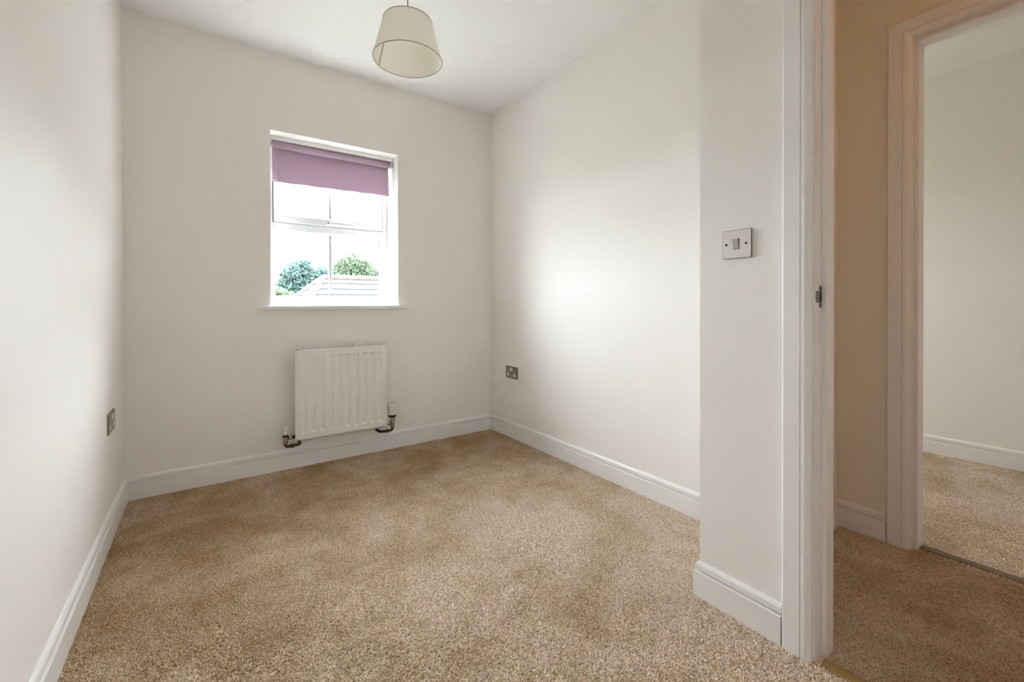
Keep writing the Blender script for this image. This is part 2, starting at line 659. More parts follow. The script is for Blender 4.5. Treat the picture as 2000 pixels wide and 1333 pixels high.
AI, AO = -2.340, -2.266        # architrave edge at the opening / outer edge
baseboards([(0, YF), (0, 0), (W, 0), (W, YR), (XS, YR), (XS, AO)],
           ['baseboard_left', 'baseboard_back', 'baseboard_right', 'baseboard_return', 'baseboard_doorway'],
           ['white grooved baseboard along the wall left of the window', 'white grooved baseboard under the radiator',
            'white grooved baseboard along the bright alcove wall', 'white baseboard on the short return face of the projecting wall',
            'short white grooved baseboard below the light switch'])
baseboards([(XS2, AO), (XS2, YE), (XH, YE), (XH, AO)],
           ['baseboard_hall_side', 'baseboard_hall_end', 'baseboard_hall'],
           ['baseboard inside the hall beside the first doorway', 'white baseboard on the narrow end wall of the hall',
            'tan-lit baseboard in the hall beside the second door frame'])
baseboards([(X2, 0), (X2, -3.6)], ['baseboard_room'], ['white grooved baseboard in the other room beyond both doorways'])


# ------------------------------------------------------------------ door frames
APROF = [(0.0, 0.0), (0.0, 0.010), (0.003, 0.013), (0.010, 0.0165), (0.014, 0.018), (0.0225, 0.018), (0.0245, 0.0145), (0.0262, 0.018),
         (0.066, 0.018), (0.069, 0.0155), (0.069, 0.0)]   # (distance from the inner edge, thickness)


def architrave(parent, xf, sgn, y_hinge, y_lock, ztop):
    """two legs and a head, mitred, on the wall face xf; sgn = direction the moulding stands out"""
    n = len(APROF)

    def strip(name, ends):
        vs = []
        for fn in ends:
            vs += [fn(u, d) for u, d in APROF]
        fs = [(k, (k + 1) % n, n + (k + 1) % n, n + k) for k in range(n)] + [tuple(range(n))[::-1], tuple(range(n, 2 * n))]
        return MB().add(vs, fs).build(name, TRIM, parent)
    strip('architrave', [lambda u, d: (xf + sgn * d, y_lock + u, BASE), lambda u, d: (xf + sgn * d, y_lock + u, ztop + u)])
    strip('architrave', [lambda u, d: (xf + sgn * d, y_hinge - u, BASE), lambda u, d: (xf + sgn * d, y_hinge - u, ztop + u)])
    strip('architrave_head', [lambda u, d: (xf + sgn * d, y_lock + u, ztop + u), lambda u, d: (xf + sgn * d, y_hinge - u, ztop + u)])


def door_frame(name, xa, xb, stop0, stop1, label):
    root = structure(empty(name, (xa, -2.73, 0)), label, 'door frame')
    inv = Matrix.Translation((xa, -2.73, 0)).inverted()
    yl, yh, zt = -2.345, -3.105, 1.983
    kids = []
    before = set(bpy.data.objects)
    box('door_lining', TRIM, xa, xb, yl, DY1, BASE, zt + 0.012, root)
    box('door_lining', TRIM, xa, xb, DY0, yh, BASE, zt + 0.012, root)
    box('lining_head', TRIM, xa, xb, yh, yl, zt, zt + 0.012, root)
    box('door_stop', TRIM, stop0, stop1, yl - 0.0125, yl, BASE, zt - 0.0125, root, 0.0015)
    box('door_stop', TRIM, stop0, stop1, yh, yh + 0.0125, BASE, zt - 0.0125, root, 0.0015)
    box('door_stop_head', TRIM, stop0, stop1, yh, yl, zt - 0.0125, zt, root, 0.0015)
    architrave(root, xa, -1, yh - 0.005, yl + 0.005, zt + 0.005)
    architrave(root, xb, 1, yh - 0.005, yl + 0.005, zt + 0.005)
    for o in set(bpy.data.objects) - before:
        o.matrix_parent_inverse = inv
    return root, inv


d1, inv1 = door_frame('door_1', XS, XS2, 1.7005, XS2 - 0.0005, 'white moulded door frame with a metal strike plate beside the switch')
d2, inv2 = door_frame('door_2', XH, XH2, 2.573 + 0.012, XH2 - 0.0005, 'tan-lit door frame across the hall opening to the other room')
# strike plate on the lock jamb
mb = MB()
mb.box(1.684, 1.6995, -2.3462, -2.345, 0.946, 1.006)
mb.box(1.6625, 1.684, -2.3462, -2.345, 0.960, 0.992)
sp = mb.build('strike_plate', STEELD, d1, 0.0004)
sp.matrix_parent_inverse = inv1
sp['label'] = 'worn steel strike plate'
box('latch_hole', SLOT, 1.687, 1.6965, -2.3466, -2.3455, 0.964, 0.987, sp)
for z in (0.954, 0.998):
    MB().tube([(1.692, -2.3460, z), (1.692, -2.3468, z)], 0.0028, 10).build('screw', SCREW, sp)

# threshold strips
mb = MB()
mb.prism([(1.660, -0.004), (1.664, -0.0015), (1.690, 0.001), (1.696, -0.001), (1.697, -0.012), (1.660, -0.012)], 'y', DY0 + 0.01, -2.3585)
o = structure(mb.build('trim_1', BRASS), 'brass-coloured carpet bar across the near doorway', 'threshold strip')
mb = MB()
mb.prism([(2.612, -0.004), (2.617, -0.002), (2.650, -0.002), (2.655, -0.004), (2.655, -0.012), (2.612, -0.012)], 'y', DY0 + 0.01, -2.3585)
o = structure(mb.build('trim_2', DARKWOOD), 'dark brown carpet bar across the doorway of the other room', 'threshold strip')

# ------------------------------------------------------------------ window
FY = 0.21                      # inner face of the frame


def frame_rect(mb, x0, x1, z0, z1, wl, wr, wb, wt, y0, y1):
    mb.box(x0, x0 + wl, y0, y1, z0, z1).box(x1 - wr, x1, y0, y1, z0, z1)
    mb.box(x0 + wl, x1 - wr, y0, y1, z0, z0 + wb).box(x0 + wl, x1 - wr, y0, y1, z1 - wt, z1)


def chamfer_rect(mb, x0, x1, z0, z1, w, y_out, y_in):
    """sloping bead running round a pane: outer edge at y_out, inner edge (w inside) at y_in"""
    a = [(x0, y_out, z0), (x1, y_out, z0), (x1, y_out, z1), (x0, y_out, z1)]
    b = [(x0 + w, y_in, z0 + w), (x1 - w, y_in, z0 + w), (x1 - w, y_in, z1 - w), (x0 + w, y_in, z1 - w)]
    c = [(x0 + w, 0.245, z0 + w), (x1 - w, 0.245, z0 + w), (x1 - w, 0.245, z1 - w), (x0 + w, 0.245, z1 - w)]
    e = [(x0, 0.245, z0), (x1, 0.245, z0), (x1, 0.245, z1), (x0, 0.245, z1)]
    vs = a + b + c + e
    fs = []
    for r_ in range(4):
        s_ = (r_ + 1) % 4
        for k in range(4):
            fs.append((r_ * 4 + k, r_ * 4 + (k + 1) % 4, s_ * 4 + (k + 1) % 4, s_ * 4 + k))
    return mb.add(vs, fs)


win = structure(empty('window_1', (1.0095, FY, WZ0)), 'white plastic window with a top-hung sash and central glazing bars', 'window')
winv = Matrix.Translation((1.0095, FY, WZ0)).inverted()
before = set(bpy.data.objects)
ZT0, ZT1 = 1.418, 1.470        # transom
mb = MB()
frame_rect(mb, WX0, WX1, WZ0, WZ1, 0.040, 0.040, 0.052, 0.045, FY, 0.275)
mb.box(WX0 + 0.04, WX1 - 0.04, FY, 0.275, ZT0, ZT1)
wf = mb.build('window_frame', PVC, win, 0.003)
mb = MB()
chamfer_rect(mb, WX0 + 0.04, WX1 - 0.04, WZ0 + 0.052, ZT0, 0.010, FY + 0.004, FY + 0.016)
mb.build('glazing_bead', PVC, win)
sash = MB()
sx0, sx1, sz0, sz1 = 0.672, 1.347, 1.466, 1.917
frame_rect(sash, sx0, sx1, sz0, sz1, 0.036, 0.036, 0.046, 0.04, FY - 0.014, 0.262)
sash = sash.build('sash', PVC, win, 0.004)
mb = MB()
chamfer_rect(mb, sx0 + 0.036, sx1 - 0.036, sz0 + 0.046, sz1 - 0.04, 0.010, FY - 0.010, FY + 0.006)
mb.build('glazing_bead', PVC, sash)
# rubber seals: round the sash rebate and round the lower pane
mb = MB()
frame_rect(mb, sx0 - 0.0045, sx1 + 0.0045, sz0 - 0.002, sz1 + 0.0045, 0.0045, 0.0045, 0.002, 0.0045, FY - 0.004, FY + 0.002)
mb.build('rubber_seal', GASKET, sash)
mb = MB()
frame_rect(mb, WX0 + 0.049, WX1 - 0.049, WZ0 + 0.061, ZT0 - 0.009, 0.004, 0.004, 0.003, 0.003, FY + 0.0165, 0.240)
mb.build('rubber_seal', GASKET, win)
mb = MB()
frame_rect(mb, sx0 + 0.045, sx1 - 0.045, sz0 + 0.055, sz1 - 0.049, 0.003, 0.003, 0.002, 0.003, FY + 0.0065, 0.240)
mb.build('rubber_seal', GASKET, sash)
XB = 1.0085
for (z0, z1, par) in ((1.00, 1.418, win), (1.512, 1.877, sash)):
    mb = MB()
    mb.prism([(XB - 0.0085, 0.2395), (XB - 0.0085, 0.2365), (XB - 0.006, 0.234), (XB + 0.006, 0.234), (XB + 0.0085, 0.2365), (XB + 0.0085, 0.2395)], 'z', z0, z1)
    mb.build('glazing_bar', GBAR, par)
for (x0, x1, z0, z1, par) in ((0.674, XB, 1.00, 1.418, win), (XB, 1.345, 1.00, 1.418, win), (0.708, XB, 1.512, 1.877, sash), (XB, 1.311, 1.512, 1.877, sash)):
    MB().add([(x0, 0.240, z0), (x1, 0.240, z0), (x1, 0.240, z1), (x0, 0.240, z1)], [(0, 1, 2, 3)]).build('pane', GLASS, par)
# sash handle
hd = MB().box(0.975, 1.030, 0.188, 0.196, 1.474, 1.494).build('sash_handle', PVC, sash, 0.003)
MB().tube([(1.002, 0.190, 1.486), (1.002, 0.176, 1.486)], 0.007, 14).build('handle_spindle', PVC, hd)
mb = MB()
mb.prism([(1.004, 1.478), (1.135, 1.476), (1.140, 1.479), (1.140, 1.487), (1.134, 1.490), (1.004, 1.494)], 'y', 0.166, 0.178)
mb.build('handle_lever', PVC, hd, 0.003)
MB().tube([(0.986, 0.189, 1.487), (0.986, 0.1868, 1.487)], 0.004, 12).build('handle_lock', SLOT, hd)
for o in set(bpy.data.objects) - before:
    if o.parent is win:
        o.matrix_parent_inverse = winv

# window sill board
mb = MB()
mb.box(0.562, 1.452, -0.028, 0.0, 0.924, 0.948).box(WX0, WX1, 0.0, FY + 0.02, 0.924, 0.948)
structure(mb.build('window_sill', TRIM, None, 0.006, segs=3), 'white painted board sill under the window recess', 'window sill')

# other room's window (out of view; it lights that room)
w2 = structure(empty('window_2', (3.40, FY, WZ0)), 'white window of the other room', 'window')
w2i = Matrix.Translation((3.40, FY, WZ0)).inverted()
mb = MB()
frame_rect(mb, 3.11, 3.69, WZ0, 1.80, 0.045, 0.045, 0.05, 0.045, FY, 0.275)
mb.box(3.38, 3.42, FY, 0.275, WZ0 + 0.05, 1.755)
a = mb.build('window_frame', PVC, w2, 0.003)
a.matrix_parent_inverse = w2i
for x0, x1 in ((3.155, 3.38), (3.42, 3.645)):
    a = MB().add([(x0, 0.24, 0.998), (x1, 0.24, 0.998), (x1, 0.24, 1.755), (x0, 0.24, 1.755)], [(0, 1, 2, 3)]).build('pane', GLASS, w2)
    a.matrix_parent_inverse = w2i

# ------------------------------------------------------------------ roller blind
BL = tag(empty('roller_blind', (1.01, 0.10, WZ1)), 'mauve roller blind pulled a third of the way down the window', 'blind')
bi = Matrix.Translation((1.01, 0.10, WZ1)).inverted()
before = set(bpy.data.objects)
mb = MB()
mb.prism([(0.080, 1.932), (0.082, 1.929), (0.130, 1.929), (0.130, 1.955), (0.082, 1.955), (0.080, 1.952)], 'x', 0.642, 1.378)
mb.build('head_rail', TRIM, BL)
for x0, x1 in ((0.640, 0.648), (1.371, 1.380)):
    mb = MB()
    mb.prism([(0.082, 1.9285), (0.086, 1.888), (0.120, 1.888), (0.126, 1.9285)], 'x', x0, x1)
    br = mb.build('bracket', PVC, BL, 0.001)
    xm = x1 if x0 < 1 else x0
    s_ = 1 if x0 < 1 else -1
    MB().tube([(xm, 0.102, 1.908), (xm + s_ * 0.012, 0.102, 1.908)], 0.013, 16).build('end_plug', PVC, br)
mb = MB()
mb.tube([(0.657 + i * (1.363 - 0.657) / 4, 0.102, 1.908) for i in range(5)], 0.0205, 28)
mb.build('fabric_roll', BLIND, BL)
# hanging cloth, falls from the back of the roll, edges slightly flared
vs, fs = [], []
NX, NZ = 24, 14
for side in (0.0, 0.0012):
    for j in range(NZ + 1):
        t = j / NZ
        for i in range(NX + 1):
            s = i / NX
            x = 0.657 + (1.362 - 0.657 + 0.006 * t) * s
            zb = 1.689 + 0.010 * s + 0.0016 * math.sin(s * 31) * t
            z = 1.908 + (zb - 1.908) * t
            y = 0.1222 - 0.006 * t * t + 0.0015 * math.sin(s * 9 + 1) * t - 0.004 * t * (abs(2 * s - 1) ** 4) + side
            vs.append((x, y, z))
M1 = (NX + 1) * (NZ + 1)
for j in range(NZ):
    for i in range(NX):
        k = j * (NX + 1) + i
        fs.append((k, k + 1, k + NX + 2, k + NX + 1))
        fs.append((M1 + k + 1, M1 + k, M1 + k + NX + 1, M1 + k + NX + 2))
ring = [i for i in range(NX + 1)] + [j * (NX + 1) + NX for j in range(1, NZ + 1)] + [NZ * (NX + 1) + i for i in range(NX - 1, -1, -1)] + [j * (NX + 1) for j in range(NZ - 1, 0, -1)]
for a, b in zip(ring, ring[1:] + ring[:1]):
    fs.append((b, a, M1 + a, M1 + b))
MB().add(vs, fs, True).build('cloth', BLIND, BL)
# bead chain loop
pts = []
xc, yc, zt_, zb_ = 1.3745, 0.098, 1.905, 1.175
for k in range(0, 9):
    pts.append((xc, yc + 0.013 * math.cos(PI - k / 8 * PI), zt_ + 0.013 * math.sin(k / 8 * PI)))
n = 60
for k in range(1, n):
    pts.append((xc - 0.004 * (k / n), yc + 0.013 - 0.006 * (k / n), zt_ + (zb_ - zt_) * k / n))
for k in range(0, 9):
    pts.append((xc - 0.004, yc + 0.007 * math.cos(k / 8 * PI), zb_ - 0.007 * math.sin(k / 8 * PI)))
for k in range(n - 1, 0, -1):
    pts.append((xc - 0.004 * (k / n), yc - 0.013 + 0.006 * (k / n), zt_ + (zb_ - zt_) * k / n))
pts.append(pts[0])
rads = [0.0015 if i % 2 else 0.0022 for i in range(len(pts))]
MB().tube(pts, rads, 6, False).build('pull_chain', PVC, BL)
for o in set(bpy.data.objects) - before:
    if o.parent is BL:
        o.matrix_parent_inverse = bi

# ------------------------------------------------------------------ radiator
RX0, RX1, RZ0, RZ1, RY = 0.744, 1.279, 0.172, 0.692, -0.090
rad = tag(empty('radiator', (1.01, 0.0, 0.0)), 'white fluted panel radiator on the wall below the window', 'radiator')
ri = Matrix.Translation((1.01, 0, 0)).inverted()
before = set(bpy.data.objects)
# front panel, with a rolled rim, a seam groove and ten pressed flutes
NF = 10
fx0, fx1 = RX0 + 0.021, RX1 - 0.019
pitch = (fx1 - fx0) / NF
xs = [(RX0, 0.014), (RX0 + 0.002, 0.004), (RX0 + 0.006, 0.0), (RX0 + 0.0125, 0.0), (RX0 + 0.0135, 0.0028), (RX0 + 0.0145, 0.0008)]
xs = [(x, d, 0.0) for x, d in xs]
for k in range(NF):
    a = fx0 + k * pitch
    for q, d in ((0.14, 0.0), (0.26, 0.3), (0.36, 0.85), (0.44, 1.0), (0.56, 1.0), (0.64, 0.85), (0.74, 0.3), (0.86, 0.0)):
        xs.append((a + q * pitch, 0.0008, d))
for x, d in ((RX1 - 0.0145, 0.0008), (RX1 - 0.0135, 0.0028), (RX1 - 0.0125, 0.0), (RX1 - 0.006, 0.0), (RX1 - 0.002, 0.004), (RX1, 0.014)):
    xs.append((x, d, 0.0))
zs = [(RZ0, 0.014, 0), (RZ0 + 0.002, 0.004, 0), (RZ0 + 0.006, 0, 0), (RZ0 + 0.0165, 0, 0), (RZ0 + 0.0178, 0.0032, 0), (RZ0 + 0.019, 0.0008, 0),
      (RZ0 + 0.036, 0.0008, 0), (RZ0 + 0.041, 0.0008, 0.5), (RZ0 + 0.047, 0.0008, 1.0), (RZ1 - 0.047, 0.0008, 1.0), (RZ1 - 0.041, 0.0008, 0.5), (RZ1 - 0.036, 0.0008, 0),
      (RZ1 - 0.006, 0.0, 0), (RZ1 - 0.002, 0.004, 0), (RZ1, 0.014, 0)]
vs, fs = [], []
for z, dz, tz in zs:
    for x, dx, tx in xs:
        vs.append((x, RY + max(dx, dz) + 0.0105 * tx * tz, z))
nx = len(xs)
for j in range(len(zs) - 1):
    for i in range(nx - 1):
        k = j * nx + i
        fs.append((k, k + 1, k + nx + 1, k + nx))
nv = len(vs)
vs += [(RX0, RY + 0.018, RZ0), (RX1, RY + 0.018, RZ0), (RX1, RY + 0.018, RZ1), (RX0, RY + 0.018, RZ1)]
top = (len(zs) - 1) * nx
fs += [(nv, nv + 3, nv + 2, nv + 1)]
fs += [tuple([nv, nv + 1] + [nx - 1 - i for i in range(nx)]), tuple([nv + 2, nv + 3] + [top + i for i in range(nx)])]
fs += [tuple([nv + 3, nv] + [j * nx for j in range(len(zs))]), tuple([nv + 1, nv + 2] + [j * nx + nx - 1 for j in range(len(zs) - 1, -1, -1)])]
MB().add(vs, fs, False).build('panel', RADP, rad)
# convector fins behind the panel
mb = MB()
z0, z1 = RZ0 + 0.03, RZ1 - 0.03
poly = []
x = RX0 + 0.03
up_ = False
while x < RX1 - 0.03:
    poly.append((x, RY + (0.0185 if not up_ else 0.045)))
    poly.append((x + 0.010, RY + (0.0185 if not up_ else 0.045)))
    x += 0.0135
    up_ = not up_
vs = [(p[0], p[1], z0) for p in poly] + [(p[0], p[1], z1) for p in poly]
n = len(poly)
mb.add(vs, [(i, i + 1, n + i + 1, n + i) for i in range(n - 1)])
mb.build('convector', RADP, rad)
# wall brackets; a rounded white hanger cap peeks over the top edge
for xb, show in ((1.118, True), (0.90, False)):
    mb = MB()
    mb.box(xb - 0.015, xb + 0.015, RY + 0.046, 0.0, 0.22, 0.675)
    br = mb.build('wall_bracket', RADP, rad, 0.002)
    if show:
        prof = [(xb + 0.029 * math.cos(t), 0.690 + 0.026 * math.sin(t)) for t in [PI * k / 14 for k in range(15)]]
        prof = [(xb + 0.029, 0.655)] + prof + [(xb - 0.029, 0.655)]
        MB().prism(prof, 'y', -0.052, -0.018).build('bracket_cap', RADP, br, 0.006)
# air vent plug on the top corner
MB().tube([(RX0 + 0.012, RY + 0.012, RZ1 - 0.004), (RX0 + 0.012, RY + 0.012, RZ1 + 0.002)], 0.004, 10).build('air_vent', SCREW, rad)

# thermostatic valve
VX, VY = 1.3165, -0.072
tv = MB().lathe([(0.0, 0.2225), (0.0125, 0.2225), (0.0135, 0.213), (0.0155, 0.2125), (0.0155, 0.199), (0.0125, 0.198), (0.0115, 0.170), (0.014, 0.169), (0.014, 0.158), (0.0, 0.158)], VX, VY, 20).build('thermostatic_valve', CHROME, rad)
tv['label'] = 'chrome thermostatic valve with a white head'
MB().lathe([(0.0, 0.222), (0.0225, 0.222), (0.0245, 0.226), (0.0245, 0.2375), (0.0, 0.2375)], VX, VY, 28).build('collar', BLACK, tv)
mb = MB()
prof = []
for k in range(48):
    a = 2 * PI * k / 48
    rr_ = 0.0245 if (k // 3) % 2 else 0.0222
    prof.append((VX + rr_ * math.cos(a), VY + rr_ * math.sin(a)))
mb.prism(prof, 'z', 0.254, 0.300)
mb.lathe([(0.0, 0.2375), (0.0245, 0.2375), (0.0258, 0.241), (0.0258, 0.2535), (0.0235, 0.2555)], VX, VY, 32)
mb.lathe([(0.0222, 0.300), (0.0200, 0.3045), (0.012, 0.307), (0.0, 0.3075)], VX, VY, 32)
mb.build('dial_head', CAPW, tv)
MB().tube([(VX + 0.010, VY - 0.0245, 0.2445), (VX + 0.0105, VY - 0.0265, 0.2445)], 0.0025, 8).build('index_mark', BLACK, tv)
MB().tube([(VX - 0.008, VY, 0.184), (RX1 - 0.010, RY + 0.018, 0.186)], [0.0095, 0.0095], 14).build('union_tail', CHROME, tv)
MB().tube([(VX - 0.016, VY, 0.1845), (VX - 0.030, VY, 0.1852)], 0.0145, 6).build('union_nut', CHROME, tv)
pts = [(VX, VY, 0.160), (VX, VY, 0.150)] + [(VX - 0.014 + 0.014 * math.cos(t), VY, 0.150 - 0.014 * math.sin(t)) for t in [PI / 2 * k / 6 for k in range(1, 7)]]
pts += [(VX - 0.050, VY, 0.136), (VX - 0.066, VY + 0.004, 0.136), (VX - 0.078, VY + 0.016, 0.136), (VX - 0.080, VY + 0.034, 0.136), (VX - 0.080, 0.002, 0.136)]
MB().tube(pts, 0.0082, 12).build('pipe', COPPER, tv)
MB().tube([(VX - 0.024, VY, 0.136), (VX - 0.042, VY, 0.136)], 0.0118, 8).build('compression_nut', COPPER, tv)

# lockshield valve
LX, LY = 0.695, -0.072
lv = MB().lathe([(0.0, 0.217), (0.0115, 0.217), (0.0125, 0.213), (0.0125, 0.203), (0.0145, 0.202), (0.0145, 0.186), (0.0115, 0.185), (0.0115, 0.176), (0.0145, 0.175), (0.0145, 0.163), (0.0, 0.163)], LX, LY, 20).build('lockshield_valve', CHROME, rad)
lv['label'] = 'dark lockshield valve under a white cap'
MB().lathe([(0.0, 0.2165), (0.0125, 0.2165), (0.0115, 0.240), (0.0108, 0.253), (0.0090, 0.2555), (0.0, 0.256)], LX, LY, 24).build('valve_cap', CAPW, lv)
MB().lathe([(0.0127, 0.2155), (0.0140, 0.214), (0.0140, 0.2035), (0.0127, 0.2025)], LX, LY, 24).build('collar', BLACK, lv)
MB().tube([(LX + 0.008, LY, 0.194), (RX0 + 0.010, RY + 0.018, 0.196)], 0.0092, 14).build('union_tail', COPPER, lv)
MB().tube([(LX + 0.018, LY, 0.1945), (LX + 0.032, LY, 0.195)], 0.0138, 6).build('union_nut', CHROME, lv)
pts = [(LX, LY, 0.165), (LX, LY, 0.160)] + [(LX + 0.014 - 0.014 * math.cos(t), LY, 0.160 - 0.014 * math.sin(t)) for t in [PI / 2 * k / 6 for k in range(1, 7)]]
pts += [(LX + 0.050, LY, 0.147), (LX + 0.066, LY + 0.004, 0.147), (LX + 0.078, LY + 0.016, 0.147), (LX + 0.080, LY + 0.034, 0.147), (LX + 0.080, 0.002, 0.147)]
MB().tube(pts, 0.0082, 12).build('pipe', COPPER, lv)
MB().tube([(LX + 0.024, LY, 0.146), (LX + 0.042, LY, 0.1465)], 0.0118, 8).build('compression_nut', COPPER, lv)
for o in set(bpy.data.objects) - before:
    if o.parent is rad:
        o.matrix_parent_inverse = ri


# ------------------------------------------------------------------ switch and sockets (built facing -Y, at the origin)
def rounded(w, h, r, n=4):
    pts = []
    for cx, cz, a0 in ((w / 2 - r, h / 2 - r, 0), (-w / 2 + r, h / 2 - r, PI / 2), (-w / 2 + r, -h / 2 + r, PI), (w / 2 - r, -h / 2 + r, 1.5 * PI)):
        for k in range(n + 1):
            a = a0 + PI / 2 * k / n
            pts.append((cx + r * math.cos(a), cz + r * math.sin(a)))
    return pts


def plate(w, h, t, parent, mat, edge):
    """domed face plate: slightly smaller front than back"""
    a, b, c = rounded(w, h, 0.004), rounded(w, h, 0.004), rounded(w - 2 * edge, h - 2 * edge, 0.003)
    n = len(a)
    vs = [(p[0], 0.0, p[1]) for p in a] + [(p[0], -t * 0.6, p[1]) for p in b] + [(p[0], -t, p[1]) for p in c]
    fs = [(r_ * n + k, r_ * n + (k + 1) % n, (r_ + 1) * n + (k + 1) % n, (r_ + 1) * n + k) for r_ in range(2) for k in range(n)]
    fs += [tuple(range(n))[::-1], tuple(range(2 * n, 3 * n))]
    return MB().add(vs, fs).build('face_plate', mat, parent)


def light_switch(loc, rz):
    root = tag(empty('light_switch', loc, rz), 'brushed steel single light switch on the projecting wall', 'light switch')
    T = 0.0075
    plate(0.086, 0.086, T, root, STEEL, 0.0025)
    MB().prism(rounded(0.0868, 0.0868, 0.0042), 'y', -0.0050, 0.0).build('rim_dark_reflection', STEELD, root)  # dark edge stands in for reflections in the polished plate
    box('rocker_surround', BLACK, -0.0100, 0.0100, -T - 0.0004, -T + 0.001, -0.0160, 0.0160, root)
    mb = MB()
    mb.prism([(-T + 0.001, -0.0148), (-T - 0.0028, -0.0148), (-T - 0.0045, 0.002), (-T - 0.0085, 0.0148), (-T + 0.001, 0.0148)], 'x', -0.0088, 0.0088)
    mb.build('rocker', ROCKER, root, 0.0006)
    for sx in (-1, 1):
        s = MB().tube([(sx * 0.0302, -T + 0.001, 0), (sx * 0.0302, -T - 0.0007, 0)], 0.0038, 16).build('screw', SCREW, root)
        box('screw_slot', BLACK, sx * 0.0302 - 0.003, sx * 0.0302 + 0.003, -T - 0.0008, -T - 0.0006, -0.0005, 0.0005, s)
    return root


def double_socket(loc, rz, label):
    root = tag(empty('double_socket', loc, rz), label, 'power socket', 'double wall sockets')
    T = 0.006
    plate(0.146, 0.086, T, root, STEELD, 0.0025)
    for sx in (-1, 1):
        mb = MB()
        mb.prism([(-T + 0.001, 0.0085), (-T - 0.0012, 0.0085), (-T - 0.0022, 0.020), (-T - 0.0042, 0.0335), (-T + 0.001, 0.0335)], 'x', sx * 0.0085 - 0.0078, sx * 0.0085 + 0.0078)
        mb.build('rocker', INSERT, root, 0.0006)
        cx = sx * 0.0405
        t_ = [(-0.0050, 0.0150), (0.0050, 0.0150), (0.0045, -0.0090), (0.0180, -0.0105), (0.0180, -0.0235), (-0.0180, -0.0235), (-0.0180, -0.0105), (-0.0045, -0.0090)]
        ins = MB().prism([(cx + p[0], p[1] - 0.002) for p in t_][::-1], 'y', -T - 0.0009, -T + 0.001).build('pin_insert', INSERT, root)
        for (ax, az, aw, ah) in ((0, 0.0065, 0.0036, 0.0070), (-0.0112, -0.0190, 0.0056, 0.0036), (0.0112, -0.0190, 0.0056, 0.0036)):
            box('pin_hole', SLOT, cx + ax - aw / 2, cx + ax + aw / 2, -T - 0.0012, -T - 0.0007, az - ah / 2, az + ah / 2, ins)
    for sx in (-1, 1):
        MB().tube([(sx * 0.0605, -T + 0.001, 0.0), (sx * 0.0605, -T - 0.0005, 0.0)], 0.0030, 12).build('screw', SCREW, root)
    return root


light_switch((XS, -2.137, 1.139), -PI / 2)
double_socket((W, -0.274, 0.461), -PI / 2, 'dark steel double socket on the bright alcove wall')
double_socket((0.0, -0.373, 0.467), PI / 2, 'steel double socket seen edge-on on the wall left of the window')

# ------------------------------------------------------------------ pendant lamp
PX, PY = 1.063, -0.995
SB, ST, RB, RT = 2.031, 2.198, 0.1485, 0.1055
lamp = tag(empty('pendant_lamp', (PX, PY, H)), 'cream fabric drum lampshade hanging from the ceiling on a cord', 'lamp')
li = Matrix.Translation((PX, PY, H)).inverted()
before = set(bpy.data.objects)


def ring_surface(r_a, z_a, r_b, z_b, seg=72, rows=6):
    vs, fs = [], []
    for j in range(rows + 1):
        t = j / rows
        for k in range(seg):
            a = 2 * PI * k / seg
            r_ = r_a + (r_b - r_a) * t
            vs.append((PX + r_ * math.cos(a), PY + r_ * math.sin(a), z_a + (z_b - z_a) * t))
    for j in range(rows):
        for k in range(seg):
            fs.append((j * seg + k, j * seg + (k + 1) % seg, (j + 1) * seg + (k + 1) % seg, (j + 1) * seg + k))
    return vs, fs


vo, fo = ring_surface(RB, SB, RT, ST)
shade = MB().add(vo, fo, True).build('lamp_shade', SHADE, lamp)
for r_, z_ in ((RB, SB), (RT, ST)):
    pts = [(PX + r_ * math.cos(2 * PI * k / 72), PY + r_ * math.sin(2 * PI * k / 72), z_) for k in range(73)]
    MB().tube(pts, 0.0016, 8, False).build('shade_rim', RINGM, shade)
sa = math.radians(128)
vs = []
for t in (0, 1):
    r_, z_ = (RB - 0.001, SB + 0.001) if t == 0 else (RT - 0.001, ST - 0.001)
    for da in (-0.030, 0.030):
        vs.append((PX + r_ * math.cos(sa + da), PY + r_ * math.sin(sa + da), z_))
MB().add(vs, [(0, 1, 3, 2)]).build('seam', SEAM, shade)
for k in range(3):
    a = 2 * PI * k / 3 + 0.5
    MB().tube([(PX + 0.019 * math.cos(a), PY + 0.019 * math.sin(a), ST - 0.018), (PX + RT * math.cos(a), PY + RT * math.sin(a), ST)], 0.0012, 6).build('spider_arm', RINGM, shade)
MB().lathe([(0.021, ST - 0.020), (0.021, ST - 0.016), (0.015, ST - 0.016), (0.015, ST - 0.020)], PX, PY, 24, True).build('spider_ring', RINGM, shade)
MB().lathe([(0.0, ST - 0.058), (0.014, ST - 0.058), (0.0145, ST - 0.010), (0.011, ST + 0.004), (0.0045, ST + 0.012), (0.0, ST + 0.012)], PX, PY, 20).build('lamp_holder', PVC, lamp)
MB().tube([(PX, PY, ST + 0.008), (PX, PY, H - 0.02)], 0.0028, 10).build('cord', CORD, lamp)
MB().lathe([(0.0, H - 0.026), (0.012, H - 0.026), (0.030, H - 0.018), (0.038, H - 0.006), (0.038, H), (0.0, H)], PX, PY, 32).build('ceiling_rose', PVC, lamp)
for o in set(bpy.data.objects) - before:
    if o.parent is lamp:
        o.matrix_parent_inverse = li

